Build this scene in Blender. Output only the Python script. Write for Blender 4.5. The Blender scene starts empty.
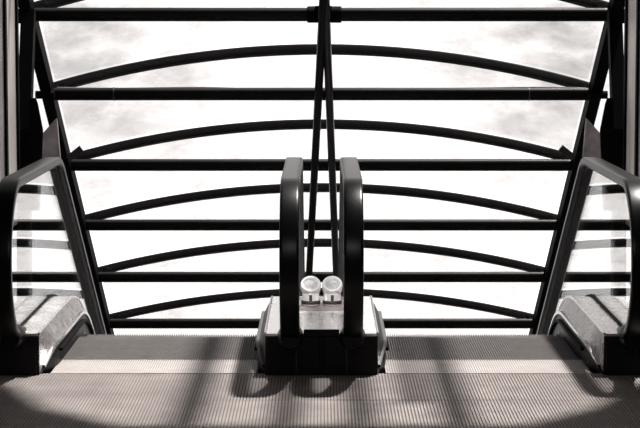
import bpy, bmesh, math, random
from mathutils import Vector, Matrix
R = math.radians
random.seed(4)
sc = bpy.context.scene
COL = sc.collection

# ---------------------------------------------------------------- camera
PITCH = 5.3
F_PX = 2118.0
cam_d = bpy.data.cameras.new('camera'); cam = bpy.data.objects.new('camera', cam_d); COL.objects.link(cam)
cam.location = (0, 0, 1.7); cam.rotation_euler = (R(90 - PITCH), 0, 0)
cam_d.sensor_width = 36; cam_d.lens = F_PX / 640 * 36; cam_d.shift_x = -1.5 / 640
cam_d.clip_start = .05; cam_d.clip_end = 500
sc.camera = cam

# ---------------------------------------------------------------- sky, sun, exposure
w = bpy.data.worlds.new('sky'); sc.world = w; w.use_nodes = True
nt = w.node_tree; nt.nodes.clear()
out = nt.nodes.new('ShaderNodeOutputWorld'); bg = nt.nodes.new('ShaderNodeBackground')
N = nt.nodes.new; L = nt.links.new
def wm(op, a, b=None, c=None, clamp=False):
    n = N('ShaderNodeMath'); n.operation = op; n.use_clamp = clamp
    for k, v in enumerate((a, b, c)):
        if v is None: continue
        if isinstance(v, (int, float)): n.inputs[k].default_value = v
        else: L(v, n.inputs[k])
    return n.outputs[0]
def wrange(v, a, b, c, d, smooth=True):
    n = N('ShaderNodeMapRange'); n.interpolation_type = 'SMOOTHSTEP' if smooth else 'LINEAR'
    for k, q in zip((1, 2, 3, 4), (a, b, c, d)): n.inputs[k].default_value = q
    L(v, n.inputs[0]); return n.outputs[0]
tc = N('ShaderNodeTexCoord'); sx = N('ShaderNodeSeparateXYZ'); L(tc.outputs['Generated'], sx.inputs[0])
dx, dy, dz = sx.outputs
ax = wm('ABSOLUTE', dx)
cx = N('ShaderNodeCombineXYZ'); L(wm('MULTIPLY', ax, 14), cx.inputs[0]); L(wm('MULTIPLY', dz, 34), cx.inputs[2])
nz = N('ShaderNodeTexNoise'); nz.inputs['Scale'].default_value = 1.5; nz.inputs['Detail'].default_value = 7; nz.inputs['Roughness'].default_value = .6
L(cx.outputs[0], nz.inputs['Vector'])
cloud = wrange(nz.outputs['Fac'], .35, .62, 0, 1)
# overcast: brightest low and straight ahead, greyer cloud to the sides and higher up
greyness = wm('MULTIPLY', wrange(ax, .02, .1, 0, 1), wrange(dz, -.11, -.02, .0, 1))
thick = wm('MULTIPLY', greyness, wm('MULTIPLY_ADD', cloud, -.36, .50))
ahead = wrange(dy, -.2, .5, .16, 1)               # the hall side of the sky is dull
ground = wrange(dz, -.36, -.17, .03, 1)           # dark ground far below
lum = wm('MULTIPLY', wm('MULTIPLY', wm('SUBTRACT', 1.0, thick), ahead), ground)
high = wrange(dz, .15, .6, 1, .18); lum = wm('MULTIPLY', lum, high)
bg.inputs['Color'].default_value = (1, .975, .965, 1)
L(wm('MULTIPLY', lum, 1.6), bg.inputs['Strength'])
nt.links.new(bg.outputs['Background'], out.inputs['Surface'])

sun_d = bpy.data.lights.new('sun', 'SUN'); sun = bpy.data.objects.new('sun', sun_d); COL.objects.link(sun)
SUN_DIR = Vector((-.25, -.38, -1))                 # high sun ahead and a little to the right
sun.rotation_euler = SUN_DIR.to_track_quat('-Z', 'Y').to_euler(); sun.location = (8, 22, 25)
sun_d.energy = 5.8; sun_d.angle = R(2.8); sun_d.color = (1, .965, .93)

hall_d = bpy.data.lights.new('front_fill', 'AREA'); hall = bpy.data.objects.new('front_fill', hall_d); COL.objects.link(hall)  # added fill light with no fitting behind it; lifts the camera-facing fronts
hall_d.shape = 'RECTANGLE'; hall_d.size = 1.6; hall_d.size_y = .5; hall_d.energy = 20; hall_d.color = (1, .97, .95)
hall.location = (0, 4.6, 2.75); hall.rotation_euler = (Vector((0, 11, .5)) - hall.location).to_track_quat('-Z', 'Y').to_euler()

spot_d = bpy.data.lights.new('lamp_fill_spot', 'SPOT'); spot = bpy.data.objects.new('lamp_fill_spot', spot_d); COL.objects.link(spot)  # added spot, not a real fitting; whitens the twin lamps and cover strip
spot_d.energy = 520; spot_d.spot_size = R(8); spot_d.spot_blend = .6; spot_d.shadow_soft_size = .05; spot_d.color = (1, .975, .96)
spot.location = (0, 8.3, 2.9); spot.rotation_euler = (Vector((0, 10.85, .3)) - spot.location).to_track_quat('-Z', 'Y').to_euler()

vs = sc.view_settings
vs.view_transform = 'Standard'; vs.look = 'None'; vs.gamma = 1; vs.use_curve_mapping = False
vs.exposure = 0.0

# ---------------------------------------------------------------- materials
def base_mat(name):
    m = bpy.data.materials.new(name); m.use_nodes = True
    t = m.node_tree; p = t.nodes['Principled BSDF']
    return m, t, p
def mat(name, col, rough=.5, metal=0., noise=0., nscale=20., bump=0., spec=.5, stretch=(1, 1, 1), rvar=0.):
    m, t, p = base_mat(name)
    p.inputs['Base Color'].default_value = (*col, 1); p.inputs['Roughness'].default_value = rough
    p.inputs['Metallic'].default_value = metal; p.inputs['Specular IOR Level'].default_value = spec
    if noise or bump or rvar:
        tc = t.nodes.new('ShaderNodeTexCoord'); mp = t.nodes.new('ShaderNodeMapping'); n = t.nodes.new('ShaderNodeTexNoise')
        mp.inputs['Scale'].default_value = stretch
        n.inputs['Scale'].default_value = nscale; n.inputs['Detail'].default_value = 6; n.inputs['Roughness'].default_value = .6
        t.links.new(tc.outputs['Object'], mp.inputs['Vector']); t.links.new(mp.outputs['Vector'], n.inputs['Vector'])
        if noise:
            r = t.nodes.new('ShaderNodeValToRGB')
            r.color_ramp.elements[0].position = .3; r.color_ramp.elements[1].position = .7
            r.color_ramp.elements[0].color = (*[c * (1 - noise) for c in col], 1)
            r.color_ramp.elements[1].color = (*[min(1, c * (1 + noise)) for c in col], 1)
            t.links.new(n.outputs['Fac'], r.inputs['Fac']); t.links.new(r.outputs['Color'], p.inputs['Base Color'])
        if rvar:
            q = t.nodes.new('ShaderNodeMapRange'); q.inputs['To Min'].default_value = max(.02, rough - rvar); q.inputs['To Max'].default_value = rough + rvar
            q.inputs['From Min'].default_value = .3; q.inputs['From Max'].default_value = .7
            t.links.new(n.outputs['Fac'], q.inputs['Value']); t.links.new(q.outputs['Result'], p.inputs['Roughness'])
        if bump:
            b = t.nodes.new('ShaderNodeBump'); b.inputs['Strength'].default_value = bump; b.inputs['Distance'].default_value = .01
            t.links.new(n.outputs['Fac'], b.inputs['Height']); t.links.new(b.outputs['Normal'], p.inputs['Normal'])
    return m
def glass_mat(name, tint, f0=.04, dirt=0., dscale=3.):
    """clear pane: lets light straight through, reflects by Schlick's Fresnel law"""
    m = bpy.data.materials.new(name); m.use_nodes = True; t = m.node_tree; t.nodes.clear()
    N = t.nodes.new; L = t.links.new
    o = N('ShaderNodeOutputMaterial'); mix = N('ShaderNodeMixShader'); tr = N('ShaderNodeBsdfTransparent'); gl = N('ShaderNodeBsdfGlossy')
    tr.inputs['Color'].default_value = (*tint, 1); gl.inputs['Roughness'].default_value = .015
    gl.inputs['Color'].default_value = (1, 1, 1, 1)
    lw = N('ShaderNodeLayerWeight'); lw.inputs['Blend'].default_value = .5
    pw = N('ShaderNodeMath'); pw.operation = 'POWER'; pw.inputs[1].default_value = 5
    ma = N('ShaderNodeMath'); ma.operation = 'MULTIPLY_ADD'; ma.inputs[1].default_value = 1 - f0; ma.inputs[2].default_value = f0
    L(lw.outputs['Facing'], pw.inputs[0]); L(pw.outputs[0], ma.inputs[0]); L(ma.outputs[0], mix.inputs[0])
    if dirt:
        tc = N('ShaderNodeTexCoord'); n = N('ShaderNodeTexNoise'); n.inputs['Scale'].default_value = dscale; n.inputs['Detail'].default_value = 8
        n.inputs['Roughness'].default_value = .7
        r = N('ShaderNodeMapRange'); r.inputs['From Min'].default_value = .48; r.inputs['From Max'].default_value = .8; r.inputs['To Max'].default_value = dirt
        L(tc.outputs['Object'], n.inputs['Vector']); L(n.outputs['Fac'], r.inputs['Value'])
        df = N('ShaderNodeBsdfDiffuse'); df.inputs['Color'].default_value = (.35, .33, .32, 1)
        m2 = N('ShaderNodeMixShader'); L(r.outputs['Result'], m2.inputs[0]); L(tr.outputs[0], m2.inputs[1]); L(df.outputs[0], m2.inputs[2])
        L(m2.outputs[0], mix.inputs[1])
    else:
        L(tr.outputs[0], mix.inputs[1])
    L(gl.outputs[0], mix.inputs[2]); L(mix.outputs[0], o.inputs['Surface'])
    return m

M = dict(
    black_tube=mat('black_painted_tube', (.004, .0035, .004), .4, spec=.2),
    black_flat=mat('black_painted_steel', (.004, .0035, .004), .7, spec=.1),
    rib=mat('dark_rib_paint', (.014, .012, .013), .28, spec=.6),
    grey_rod=mat('grey_rod_paint', (.10, .095, .10), .35, spec=.6),
    rubber=mat('black_handrail_rubber', (.004, .004, .0045), .3, spec=.22),
    steel=mat('stainless_deck', (.90, .87, .86), .24, .65, noise=.16, nscale=7, rvar=.1, bump=.06),
    worn_steel=mat('worn_stainless', (.46, .43, .43), .3, .9, noise=.55, nscale=17, rvar=.18, bump=.35),
    trim=mat('bright_trim', (.80, .79, .79), .25, 1.),
    black_panel=mat('black_newel_panel', (.005, .0045, .005), .45, spec=.2, noise=.3, nscale=5),
    skirt=mat('dark_skirt', (.005, .0045, .005), .45, spec=.15),
    ridge=mat('floor_ridge', (.34, .30, .285), .6, .1, spec=.3, noise=.25, nscale=5, rvar=.1),
    groove=mat('floor_groove_dirt_shade', (.15, .13, .122), .8),  # darker base colour holds groove shade along with dirt
    comb_ridge=mat('comb_ridge', (.62, .57, .55), .55, .1, spec=.3, noise=.12, nscale=8),
    comb_groove=mat('comb_groove', (.34, .31, .30), .7),
    tread=mat('step_tread', (.175, .16, .155), .6, .1, spec=.25, noise=.2, nscale=14),
    tread_groove=mat('step_groove', (.035, .032, .032), .8),
    glass=glass_mat('balustrade_glass', (.90, .90, .90)),
    roof_glass=glass_mat('roof_glass', (.97, .96, .955), dirt=.2, dscale=2.2),
    side_panel=mat('side_panel', (.30, .275, .275), .35, .5, noise=.35, nscale=3, stretch=(1, 4, .6)),
    pale_panel=mat('pale_side_panel', (.80, .74, .71), .4, .25, noise=.2, nscale=3, stretch=(1, 4, .4)),
    gusset=mat('grey_gusset', (.62, .54, .55), .45, .3, noise=.4, nscale=8),
    wall=mat('dark_wall', (.04, .037, .037), .8),
    white_metal=mat('white_lamp_body', (.92, .91, .90), .22, .35),
    lens=mat('grey_lens', (.42, .41, .42), .25, noise=.3, nscale=40),
    dark=mat('dark_slot', (.05, .035, .035), .5),
    bracket=mat('grey_bracket', (.30, .26, .26), .4, .4, noise=.3, nscale=40),
    cable=mat('pale_cable', (.45, .40, .40), .5),
)

# ---------------------------------------------------------------- helpers
def obj(name, bm, m, parent=None, smooth=False, mats=None):
    me = bpy.data.meshes.new(name)
    bmesh.ops.recalc_face_normals(bm, faces=bm.faces[:])
    if smooth:
        for f in bm.faces: f.smooth = True
    bm.to_mesh(me); bm.free()
    for mm in (mats or [m]): me.materials.append(mm)
    if smooth:
        me.set_sharp_from_angle(angle=R(38))
    o = bpy.data.objects.new(name, me); COL.objects.link(o)
    if parent is not None:
        o.parent = parent
        o.matrix_parent_inverse = Matrix.Translation(parent.location).inverted()
    return o
def thing(name, label, cat, loc=(0, 0, 0), group=None):
    o = bpy.data.objects.new(name, None); COL.objects.link(o); o.location = loc; o.empty_display_size = .1
    return tag(o, label, cat, group)
def tag(o, label, cat, group=None):
    o['label'] = label; o['category'] = cat
    if group: o['group'] = group
    return o
def struct(o):
    o['kind'] = 'structure'; return o
def box(bm, x0, x1, y0, y1, z0, z1, mi=0):
    v = [bm.verts.new((x, y, z)) for x in (x0, x1) for y in (y0, y1) for z in (z0, z1)]
    for q in ((0, 1, 3, 2), (4, 6, 7, 5), (0, 4, 5, 1), (2, 3, 7, 6), (0, 2, 6, 4), (1, 5, 7, 3)):
        f = bm.faces.new([v[k] for k in q]); f.material_index = mi
def sweep(bm, pts, prof, right=None, caps=True, closed_prof=True):
    """prof: (a,b) list, a along 'right' vector, b along the local up; pts 3-D path"""
    P = [Vector(p) for p in pts]; rings = []
    for i, p in enumerate(P):
        if i == 0: t = P[1] - P[0]
        elif i == len(P) - 1: t = P[-1] - P[-2]
        else: t = (P[i + 1] - P[i]).normalized() + (P[i] - P[i - 1]).normalized()
        t.normalize()
        if right is not None: r = Vector(right)
        else:
            r = t.cross(Vector((0, .35, 1)))
            if r.length < 1e-3: r = Vector((1, 0, 0))
        r = (r - t * r.dot(t)).normalized(); u = r.cross(t)
        k = 1.0
        if 0 < i < len(P) - 1:
            c = (P[i + 1] - P[i]).normalized().dot(t); k = 1 / max(c, .5)
        rings.append([bm.verts.new(p + r * a + u * b * (k if right is not None else 1)) for a, b in prof])
    n = len(prof)
    for i in range(len(rings) - 1):
        for j in range(n if closed_prof else n - 1):
            bm.faces.new((rings[i][j], rings[i][(j + 1) % n], rings[i + 1][(j + 1) % n], rings[i + 1][j]))
    if caps and closed_prof:
        bm.faces.new(rings[0]); bm.faces.new(rings[-1][::-1])
def circ(r, n=14): return [(r * math.cos(2 * math.pi * k / n), r * math.sin(2 * math.pi * k / n)) for k in range(n)]
def tube(bm, a, b, r, n=16): sweep(bm, [a, b], circ(r, n))
def lathe(bm, prof, origin, axis, n=40):
    axis = Vector(axis).normalized(); q = Vector((0, 0, 1)).rotation_difference(axis); rings = []
    for r, h in prof:
        rings.append([bm.verts.new(Vector(origin) + q @ Vector((r * math.cos(2 * math.pi * k / n), r * math.sin(2 * math.pi * k / n), h))) for k in range(n)])
    for a, b in zip(rings, rings[1:]):
        for k in range(n): bm.faces.new((a[k], a[(k + 1) % n], b[(k + 1) % n], b[k]))
    bm.faces.new(rings[0][::-1]); bm.faces.new(rings[-1])

S = R(30); CS, SN = math.cos(S), math.sin(S)
BY = 11.35                  # where the flat steps tip over into the 30 degree descent
LEN = 8.0
def run(h, y0, rad=.45, length=LEN, n=8):
    """side profile (y,z) of a line at height h over the step line, from y0 over the bend and down"""
    tl = rad * math.tan(S / 2); dy = .62 * tl if rad > 1 else 0      # broad bends start later, so the hump stays high
    by = BY + h * math.tan(S / 2) + dy
    pts = [(y0, h)]
    cy, cz = by - tl, h - rad
    for k in range(n + 1):
        a = S * k / n; pts.append((cy + rad * math.sin(a), cz + rad * math.cos(a)))
    ex, ez = BY + dy + length * CS + h * SN, -length * SN + h * CS
    pts.append((ex, ez))
    return pts

# ================================================================ SETTING
# roof plane of the sloping glazed vault, found from the ties' spacing
def tie_pos(y_img):
    c = 14.8 * 1175.5 / (1190 - y_img)
    u = (214 - y_img) / F_PX * c
    p = R(PITCH)
    return Vector((0, c * math.cos(p) + u * math.sin(p), 1.7 + u * math.cos(p) - c * math.sin(p)))
TIES = [tie_pos(y) for y in (14.5, 94, 165, 225, 277, 323.5)]       # their measured spacing is very nearly even
T0 = TIES[0]; DS = (TIES[5] - T0) / 5; DN = Vector((0, -DS.z, DS.y)).normalized()       # down-slope step, outward normal
def tp(i, x=0., n=0.):
    if i <= 0: b = T0 + DS * i
    elif i >= 5: b = TIES[5] + DS * (i - 5)
    else: k = int(i); b = TIES[k].lerp(TIES[k + 1], i - k)
    return b + DN * n + Vector((x, 0, 0))
HW = 2.0

bm = bmesh.new()
box(bm, -2.4, 2.4, -3, 10.05, -.3, -.004, 1)
for (y0, y1) in ((9.34, 10.045), (8.52, 9.333), (7.7, 8.513), (4.0, 7.69)):
    k = -165
    while k < 165:
        x = k * .0145; box(bm, x, x + .0092, y0, y1, -.0042, 0, 0); k += 1
box(bm, -2.4, 2.4, -3, 3.99, -.0042, 0, 0)
for s in (-1, 1): box(bm, min(s * 1.62, s * 2.4), max(s * 1.62, s * 2.4), 10.05, 11.4, -.3, 0, 0)
struct(obj('floor', bm, None, mats=[M['ridge'], M['groove']]))
bm = bmesh.new()
CE = [(-2.6, -3.2), (2.6, -3.2), (2.6, 11.0), (2.2, 10.9), (1.95, 10.3), (1.6, 9.9), (-.1, 9.9), (-.47, 10.3), (-.7, 10.9), (-2.6, 11.0)]  # front edge shaped to throw shade over the floor's near strip and corners
ca = [bm.verts.new((x, y, 3.0)) for x, y in CE]; cb = [bm.verts.new((x, y, 3.15)) for x, y in CE]; bm.faces.new(ca); bm.faces.new(cb[::-1])
for k in range(len(CE)): bm.faces.new((ca[k], cb[k], cb[(k + 1) % len(CE)], ca[(k + 1) % len(CE)]))
struct(obj('ceiling', bm, M['wall']))
bm = bmesh.new(); box(bm, -2.6, 2.6, -3.2, -3.0, -.3, 3.0); struct(obj('wall_back', bm, M['wall']))
for s, nm in ((-1, 'left'), (1, 'right')):
    bm = bmesh.new(); box(bm, min(s * 2.4, s * 2.6), max(s * 2.4, s * 2.6), -3.0, 8.4, -.3, 3.0); struct(obj('wall_' + nm, bm, M['wall']))

# curved glazing over every bay
def arch_pt(i, x, n0=.06):
    rise = .34 - .015 * i
    Rr = (HW * HW + rise * rise) / (2 * rise)
    return tp(i, x, n0 + math.sqrt(Rr * Rr - x * x) - (Rr - rise))
for k, i in enumerate(range(-1, 6)):
    bm = bmesh.new(); n = 24; g = .02
    for off in (.045, .053):
        a = [bm.verts.new(arch_pt(i + g, -HW + 2 * HW * q / n, .06 + off)) for q in range(n + 1)]
        b = [bm.verts.new(arch_pt(i + 1 - g, -HW + 2 * HW * q / n, .06 + off)) for q in range(n + 1)]
        for q in range(n): bm.faces.new((a[q], a[q + 1], b[q + 1], b[q]))
    struct(obj('window_%d' % (k + 1), bm, M['roof_glass'], smooth=True))

# edge beams running down the slope
for s in (-1, 1):
    bm = bmesh.new()
    sweep(bm, [tp(-1.6, s * (HW + .045)), tp(6.3, s * (HW + .045))], [(-.042, -.06), (.042, -.06), (.042, .06), (-.042, .06)], right=(1, 0, 0))
    tag(obj('edge_beam', bm, M['black_flat']), 'black sloping beam along the %s edge of the glass roof' % ('left' if s < 0 else 'right'), 'beam')

# trusses: straight tie tube plus bowed rib
names = ['topmost roof truss in view, its bowed rib cut off by the frame', 'roof truss second from the top, with a pale cable along its tube',
         'roof truss third from the top, level with the tops of the handrails', 'roof truss fourth from the top, crossing halfway down the middle handrails',
         'roof truss fifth from the top, where the two slim struts end', 'lowest roof truss, just above the escalator steps']
trusses = []
for i in range(6):
    t = thing('roof_truss', 'black ' + names[i], 'roof truss', tp(i), 'roof trusses across the glass vault'); trusses.append(t)
    ext = 2.03 if i < 2 else 2.9
    bm = bmesh.new(); tube(bm, tp(i, -ext), tp(i, ext), .048, 20); obj('tie_tube', bm, M['black_tube'], t, True)
    if i == 1:
        for s in (-1, 1):
            bm = bmesh.new(); lathe(bm, [(.048, -.004), (.051, -.004), (.051, .004), (.048, .004)], tp(1, s * 1.555), (1, 0, 0)); obj('coupling_ring', bm, M['grey_rod'], t, True)
    bm = bmesh.new(); n = 28
    pts = [arch_pt(i, -HW - .02 + (2 * HW + .04) * q / n) for q in range(n + 1)]
    sweep(bm, pts, [(-.03, -.036), (-.03, .016), (-.02, .034), (.02, .034), (.03, .016), (.03, -.036)])
    obj('arch_rib', bm, M['rib'], t, True)
    for s in (-1, 1):
        bm = bmesh.new(); box(bm, -.02, .02, -.03, .03, 0, .09)
        rot = Matrix.Rotation(-S, 4, 'X'); bmesh.ops.transform(bm, matrix=Matrix.Translation(tp(i, s * (HW - .05), 0)) @ rot, verts=bm.verts)
        obj('rib_bracket', bm, M['black_flat'], t)
# truss just above the picture, plus unseen bars added to cast floor shadows
bm = bmesh.new(); tube(bm, tp(-1, -2.03), tp(-1, 2.03), .0425, 20)
struct(obj('shadow_bar_1', bm, M['black_tube'], smooth=True))
for k, (xx, wd, ya, yb) in enumerate(((.20, .065, 9.96, 12.7), (1.36, .065, 9.96, 12.7), (.62, .05, 9.96, 11.1), (.94, .05, 9.96, 11.1), (1.19, .045, 10.45, 12.7))):
    bm = bmesh.new(); box(bm, xx - wd, xx + wd, ya, yb, 3.08, 3.12)
    for yy in (ya + .15, yb - .15): box(bm, xx - .006, xx + .006, yy - .006, yy + .006, 3.12, (T0 + DS * ((yy - T0.y) / DS.y)).z)
    struct(obj('shadow_bar_%d' % (k + 2), bm, M['black_flat']))

# pale cable slung along the second tie
bm = bmesh.new(); pts = []
for q in range(41):
    x = -1.98 + 3.96 * q / 40; pts.append(tp(1, x, .052 - .03 * math.exp(-(x / .45) ** 2) + .004 * math.sin(x * 5)) + Vector((0, -.03, 0)))
sweep(bm, pts, circ(.007, 8)); tag(obj('cable', bm, M['cable'], smooth=True), 'thin pale cable lying along the second roof tube and dipping at its middle', 'cable')

# slim central struts
for s, m, nm in ((-1, 'black_tube', 'left of the two slim struts spreading down the middle of the roof'), (1, 'grey_rod', 'right of the two slim struts spreading down the middle of the roof')):
    t = thing('roof_strut', nm, 'strut', tp(-.3, .015, -.09))
    bm = bmesh.new(); tube(bm, tp(-.4, .02 + s * .004, -.08 + .006 * s), tp(3.96, .01 + s * .125, -.075), .03, 14); obj('rod', bm, M['black_tube' if s < 0 else 'rib'], t, True)
    bm = bmesh.new(); lathe(bm, [(.034, 0), (.04, .01), (.04, .06), (.034, .07)], tp(3.9, .01 + s * .125, -.075), DS); obj('end_collar', bm, M['black_flat'], t, True)
bm = bmesh.new()
lathe(bm, [(.055, -.12), (.058, -.11), (.058, .11), (.055, .12)], tp(0, .02, 0), (1, 0, 0)); box(bm, -.045, .07, T0.y - .11, T0.y + .02, T0.z - .05, T0.z + .06)
tag(obj('clamp', bm, M['black_flat']), 'black clamp joining the slim struts to the topmost roof tube', 'clamp')

# side frames: leaning posts, panel strips, gussets
def plate(bm, pts, th):
    a = [bm.verts.new(Vector(p) - Vector((0, th / 2, 0))) for p in pts]; b = [bm.verts.new(Vector(p) + Vector((0, th / 2, 0))) for p in pts]
    n = len(pts); bm.faces.new(a); bm.faces.new(b[::-1])
    for k in range(n): bm.faces.new((a[k], b[k], b[(k + 1) % n], a[(k + 1) % n]))
for s, side in ((-1, 'left'), (1, 'right')):
    bm = bmesh.new()
    sweep(bm, [(s * 1.99, 14.45, 1.74), (s * 1.98, 14.1, .95), (s * 1.985, 13.95, -1.5)], [(-.045, -.05), (.045, -.05), (.045, .05), (-.045, .05)], right=(1, 0, 0))
    box(bm, min(s * 1.97, s * 2.11), max(s * 1.97, s * 2.11), 14.4, 14.5, 1.66, 1.76)
    plate(bm, [(s * 1.894, 14.05, 1.169), (s * 1.881, 14.05, 1.133), (s * 1.848, 14.05, 0.954), (s * 1.876, 14.05, 0.419), (s * 1.940, 14.05, 0.419), (s * 1.935, 14.05, 1.169)], .02)
    tag(obj('side_post', bm, M['black_flat']), 'black leaning post at the far %s corner above the outer handrail' % side, 'post')
    t = thing('roof_gusset', 'dark grey triangular gusset between %s leaning post and sloping edge beam' % side, 'gusset', (s * 2.05, 16.1, .9))
    bm = bmesh.new(); plate(bm, [(s * 2.010, 16.1, 0.943), (s * 2.117, 16.1, 0.827), (s * 2.154, 16.1, 0.438), (s * 1.973, 16.1, 0.438)], .03); obj('plate', bm, M['gusset'], t)
    bm = bmesh.new(); box(bm, -.07, .06, -.015, .015, -.026, .026)
    bmesh.ops.transform(bm, matrix=Matrix.Translation((s * 1.885, 16.2, .665)) @ Matrix.Rotation(s * R(38), 4, 'Y'), verts=bm.verts); obj('lug', bm, M['rib'], t)
    bm = bmesh.new(); tube(bm, (s * 2.12, 15.72, tp(1).z + .0), (s * 1.98, 15.72, tp(1).z), .03); obj('stub', bm, M['black_flat'], t)
    # strips of the side wall running back to the hall
    y = 8.22; k = 0
    bm0 = bmesh.new(); bm1 = bmesh.new(); bm2 = bmesh.new()
    while y < 13.6:
        wd = .52; zt = 1.6 if y < 12.8 else T0.z - (y + wd - T0.y) * math.tan(S) - .12
        b_ = bm0 if k % 2 else bm2
        box(b_, min(s * 2.0, s * 2.03), max(s * 2.0, s * 2.03), y, y + wd - .06, 0.05 if y < 11 else .35, zt)
        box(bm1, min(s * 1.985, s * 2.05), max(s * 1.985, s * 2.05), y + wd - .06, y + wd, 0 if y < 11 else .3, zt)
        y += wd; k += 1
    t = struct(obj('wall_side_' + side, bm0, M['side_panel']))
    for b_, m_, nm in ((bm1, 'black_flat', 'mullion'), (bm2, 'pale_panel', 'pale_panel')):
        o = obj(nm, b_, M[m_], t); 

# ================================================================ ESCALATORS
X_IN, X_OUT = .148, 1.468            # handrail centre lines
EDGE = .120                          # handrail centre to deck inner edge
SK_IN, SK_OUT = .310, 1.300         # skirts
DECK = .20
HANDH = .94
def rail_path():
    top = run(HANDH - .015, 10.02, .5, n=8)
    cz, rr = (HANDH - .015 + .19) / 2, (HANDH - .015 - .19) / 2
    loop = [(10.02 - rr * math.sin(a), cz + rr * math.cos(a) * 1.0) for a in [math.pi * k / 22 for k in range(22, 0, -1)]]
    return [(10.12, .19)] + loop + top
RP = rail_path()
def hand_profile():
    wv, h = .046, .024; pts = []
    for k in range(13):
        a = math.pi * k / 12; pts.append((wv * math.copysign(abs(math.cos(a)) ** .3, math.cos(a)), -.004 + h * math.sin(a) ** .3))
    pts += [(-.046, -.014), (-.038, -.024), (.038, -.024), (.046, -.014)]
    return pts
def strip(bm, top_pts, x0, x1, drop):
    """solid band following (y,z) points, between x0 and x1, 'drop' thick downwards"""
    rings = [[bm.verts.new((x0, y, z)), bm.verts.new((x1, y, z)), bm.verts.new((x1, y, z - drop)), bm.verts.new((x0, y, z - drop))] for y, z in top_pts]
    for a, b in zip(rings, rings[1:]):
        for k in range(4): bm.faces.new((a[k], a[(k + 1) % 4], b[(k + 1) % 4], b[k]))
    bm.faces.new(rings[0]); bm.faces.new(rings[-1][::-1])
def skin(bm, A, B, th, outx):
    """thin sheet between two matched 3-D polylines"""
    off = Vector((outx * th, 0, -th * .4)); rr = []
    for a, b in zip(A, B): rr.append([bm.verts.new(a), bm.verts.new(b), bm.verts.new(Vector(b) + off), bm.verts.new(Vector(a) + off)])
    for a, b in zip(rr, rr[1:]):
        for k in range(4): bm.faces.new((a[k], a[(k + 1) % 4], b[(k + 1) % 4], b[k]))
    bm.faces.new(rr[0]); bm.faces.new(rr[-1][::-1])

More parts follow.
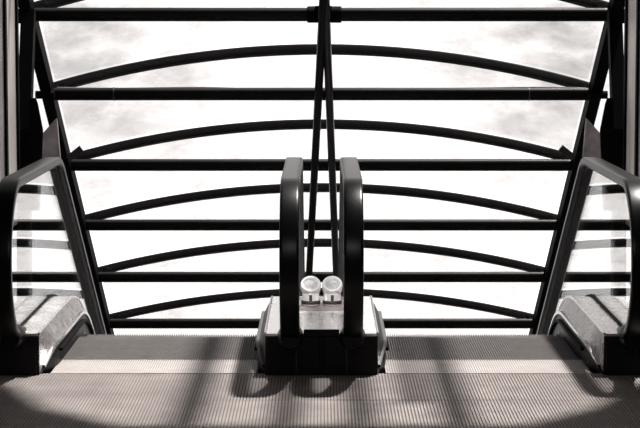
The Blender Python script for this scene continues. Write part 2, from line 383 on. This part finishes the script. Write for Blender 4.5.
for s, side in ((-1, 'left'), (1, 'right')):
    E = thing('escalator', 'glass sided escalator on the %s, tipping down beyond its comb plate' % side, 'escalator', (s * .8, 10.05, 0), 'pair of descending escalators')
    xl, xr = sorted((s * SK_IN, s * SK_OUT))
    # comb plate
    bm = bmesh.new(); box(bm, xl, xr, 10.05, 10.42, -.05, -.002, 1)
    k = 0; x = xl
    while x < xr - .006:
        box(bm, x, x + .0068, 10.062, 10.448, -.003, .001, 0); x += .0115
    box(bm, xl, xr, 10.048, 10.062, -.01, .002, 0)
    obj('comb_plate', bm, None, E, mats=[M['comb_ridge'], M['comb_groove']])
    # steps
    for q in range(9):
        y0 = 10.43 + q * .405
        zdrop = 0
        ym = y0 + .2
        if y0 > 11.0: zdrop = -(y0 + .405 - 11.42) * math.tan(S) + .12 if y0 + .405 > 11.42 else 0
        if q == 2: zdrop = -.05
        bm = bmesh.new(); box(bm, xl + .004, xr - .004, y0, y0 + .40, zdrop - .03, zdrop - .012, 1)
        x = xl + .006
        while x < xr - .01:
            box(bm, x, x + .0064, y0, y0 + .40, zdrop - .0125, zdrop - .001, 0); x += .0122
        # curved riser in front of the next tread
        st = obj('step', bm, None, E, mats=[M['tread'], M['tread_groove']])
        bm = bmesh.new(); rings = []
        for j in range(7):
            a = j / 6; rings.append((y0 + .40 - .05 * math.sin(a * 1.3) , zdrop - .02 - .24 * a))
        strip(bm, rings, xl + .004, xr - .004, .004); obj('riser', bm, M['tread_groove'], st)
    for (xc, inward, pos) in ((X_IN, 1, 'inner'), (X_OUT, -1, 'outer')):
        X = s * xc; d = s * inward       # d: direction from the handrail towards the steps
        # handrail
        bm = bmesh.new(); sweep(bm, [(X, y, z) for y, z in RP], hand_profile(), right=(1, 0, 0))
        h = obj('handrail', bm, M['rubber'], E, True)
        # rubber boot where the handrail enters the base
        bm = bmesh.new(); lathe(bm, [(.052, 0), (.062, .012), (.062, .05), (.05, .10), (.045, .12)], (X, 10.0, .19), (0, -1, 0)); obj('inlet_boot', bm, M['rubber'], E, True)
        # guide rail under the handrail
        inner = [(y, z) for y, z in RP]
        bm = bmesh.new(); g = []
        for k in range(3, len(RP)):
            p0 = Vector(RP[k - 1]); p1 = Vector(RP[min(k + 1, len(RP) - 1)]); t_ = (p1 - p0).normalized(); nn = Vector((t_.y, -t_.x)); q_ = Vector(RP[k]) + nn * .03
            g.append((X, q_.x, q_.y))
        sweep(bm, g, [(-.016, -.008), (.016, -.008), (.016, .008), (-.016, .008)], right=(1, 0, 0)); obj('handrail_guide', bm, M['black_tube'], E, True)
        # glass
        bm = bmesh.new(); base = run(DECK - .01, 10.0, 1.5)
        up = [(gy, gz) for (_, gy, gz) in g]; poly = [(y, z) for y, z in base[::-1]]
        ring = up + poly
        for_x = (X - .005, X + .005)
        fa = [bm.verts.new((for_x[0], y, z)) for y, z in ring]; fb = [bm.verts.new((for_x[1], y, z)) for y, z in ring]
        f1 = bm.faces.new(fa); f2 = bm.faces.new(fb[::-1])
        bmesh.ops.triangulate(bm, faces=[f1, f2])
        for k in range(len(ring)): bm.faces.new((fa[k], fb[k], fb[(k + 1) % len(ring)], fa[(k + 1) % len(ring)])) 
        obj('glass_panel', bm, M['glass'], E)
        # clamp channel at the foot of the glass
        bm = bmesh.new(); strip(bm, run(DECK + .012, 10.02, 1.5), X - .011, X + .011, .02); obj('glass_channel', bm, M['black_flat'], E)
        # inner deck
        xa, xb = X + d * .011, X + d * EDGE
        bm = bmesh.new(); strip(bm, run(DECK, 10.0, 1.5), min(xa, xb), max(xa, xb), .012); obj('deck', bm, M['steel'], E, True)
        bm = bmesh.new(); sweep(bm, [(xb, y, z) for y, z in run(DECK, 10.0, 1.5)], circ(.006, 8), right=(1, 0, 0)); obj('deck_edge', bm, M['trim'], E, True)
        # slanted inner panel from the deck edge down to the skirt
        ys = [10.02 + (11.1 - 10.02) * k / 16 for k in range(17)]
        xs = s * (SK_IN if pos == 'inner' else SK_OUT)
        def low(y):
            t_ = min(1, max(0, (y - 10.0) / .28)); return .004 + .11 * t_ * t_ * (3 - 2 * t_)
        def bx_(y):
            t_ = min(1, max(0, (y - 10.03) / .26)); return xb + (xs - xb) * t_ * t_ * (3 - 2 * t_)
        A = [(xb, y, DECK - .004) for y in ys]; B = [(bx_(y), y, low(y)) for y in ys]
        ra = run(DECK - .004, ys[-1], 1.5); rb = run(.114, ys[-1], 1.1)
        A += [(xb, y, z) for y, z in ra[1:]]; B += [(xs, y, z) for y, z in rb[1:]]
        bm = bmesh.new(); skin(bm, A, B, .004, -d); obj('inner_panel', bm, M['worn_steel' if pos == 'outer' else 'black_panel'], E, True)
        bm = bmesh.new(); sweep(bm, [Vector(b) + Vector((d * .003, 0, 0)) for b in B[1:]], [(-.009, -.008), (.009, -.008), (.009, .008), (-.009, .008)], right=(1, 0, 0)); obj('skirt_trim', bm, M['trim' if pos == 'outer' else 'rib'], E, True)
        # skirt
        bm = bmesh.new(); a1 = []; lo = [(y, min(0, z) - .35) for (_, y, z) in B]
        ra_ = [[bm.verts.new((x, B[k][1], z)) for x in (B[k][0] - d * .006, B[k][0] + d * .004) for z in (B[k][2] - .008, lo[k][1])] for k in range(0, len(B))]
        for a, b in zip(ra_, ra_[1:]):
            for e in ((0, 1), (1, 3), (3, 2), (2, 0)): bm.faces.new((a[e[0]], a[e[1]], b[e[1]], b[e[0]]))
        bm.faces.new([ra_[0][k] for k in (0, 1, 3, 2)]); bm.faces.new([ra_[-1][k] for k in (0, 2, 3, 1)])
        sk = obj('skirt', bm, M['skirt'], E)
        bm = bmesh.new(); br = [(xs + d * .012, B[k][1], B[k][2] - .045) for k in range(5, len(B))]
        sweep(bm, br, [(-.01, -.008), (.01, -.008), (.01, .008), (-.01, .008)], right=(1, 0, 0)); bru = obj('brush_strip', bm, M['black_flat'], sk)
        # screws on the inner panel's upper end
        for yy, zz in ((11.12, .10), (11.42, .03)):
            bm = bmesh.new(); lathe(bm, [(.009, 0), (.009, .004), (.004, .006)], (xs + d * .004, yy, zz - .04), (d, 0, 0), 14); obj('screw', bm, M['trim'], sk, True)
        # base box under the deck end
        if pos == 'inner': x0, x1 = 0, s * (X_IN + EDGE)
        else: x0, x1 = s * (X_OUT - EDGE), s * 1.62
        xa_, xb_ = min(x0, x1), max(x0, x1)
        bm = bmesh.new(); box(bm, xa_, xb_, 9.99, 10.4, 0, DECK - .014)
        bmesh.ops.bevel(bm, geom=[e for e in bm.edges if abs(e.verts[0].co.z - e.verts[1].co.z) > .05 and e.verts[0].co.y < 10], offset=.012, segments=3, affect='EDGES')
        nb = obj('newel_base', bm, M['black_panel'], E)
        if pos == 'inner':
            bm = bmesh.new(); box(bm, s * .12 - .003, s * .12 + .003, 9.985, 9.992, .004, DECK - .02); obj('panel_seam', bm, M['rib'], nb)
        # cladding below and outside
        if pos == 'outer':
            xo = s * 1.62
            bm = bmesh.new(); strip(bm, run(DECK, 10.0, 1.5), min(X - d * .011, xo), max(X - d * .011, xo), .012); obj('outer_deck', bm, M['steel'], E, True)
            bm = bmesh.new(); strip(bm, run(DECK - .012, 10.4, 1.5), min(xo, xo + d * .02), max(xo, xo + d * .02), .9); obj('side_cladding', bm, M['black_panel'], E)

# centre cover strip between the two inner balustrades
cv = thing('centre_cover', 'bright metal cover strip between the two middle handrails', 'cover', (0, 10.0, 0))
bm = bmesh.new(); strip(bm, run(DECK + .001, 10.0, 1.5), -.1195, .1195, .012); obj('top_sheet', bm, M['steel'], cv, True)
bm = bmesh.new(); box(bm, -.085, .085, 9.992, 10.004, DECK - .01, DECK + .02); obj('front_lip', bm, M['black_panel'], cv)

# twin lamps on the cover
LY = 10.95
br = thing('lamp_bracket', 'dull metal bracket plate under the twin white lamps', 'bracket', (0, LY, DECK + .002))
bm = bmesh.new(); box(bm, -.11, .11, LY - .16, LY + .07, DECK + .002, DECK + .012); obj('base_plate', bm, M['bracket'], br)

for s, side in ((-1, 'left'), (1, 'right')):
    x = s * .056
    t = thing('spot_lamp', '%s of the two small white round lamps between the middle handrails' % side, 'lamp', (x, LY, DECK + .012), 'twin white lamps between the middle handrails')
    bm = bmesh.new(); lathe(bm, [(.047, 0), (.047, .012), (.044, .016), (.044, .075), (.040, .082)], (x, LY, DECK + .012), (0, 0, 1)); obj('foot', bm, M['white_metal'], t, True)
    bm = bmesh.new(); ax = Vector((0, -.70, .71)); o = Vector((x, LY + .005, DECK + .098))
    lathe(bm, [(.030, -.045), (.046, -.03), (.053, .0), (.053, .03), (.050, .036), (.040, .036), (.037, .026)], o, ax); hd = obj('head', bm, M['white_metal'], t, True)
    bm = bmesh.new(); lathe(bm, [(.036, .022), (.036, .027), (.02, .031), (.006, .032)], o, ax); obj('lens', bm, M['lens'], hd, True)
    bm = bmesh.new(); box(bm, x - .008, x + .008, LY - .0475, LY - .04, DECK + .028, DECK + .066); obj('slot', bm, M['dark'], t)
    bm = bmesh.new(); lathe(bm, [(.0485, .004), (.05, .006), (.05, .02), (.0485, .022)], (x, LY, DECK + .012), (0, 0, 1)); obj('band', bm, M['dark'], t, True)
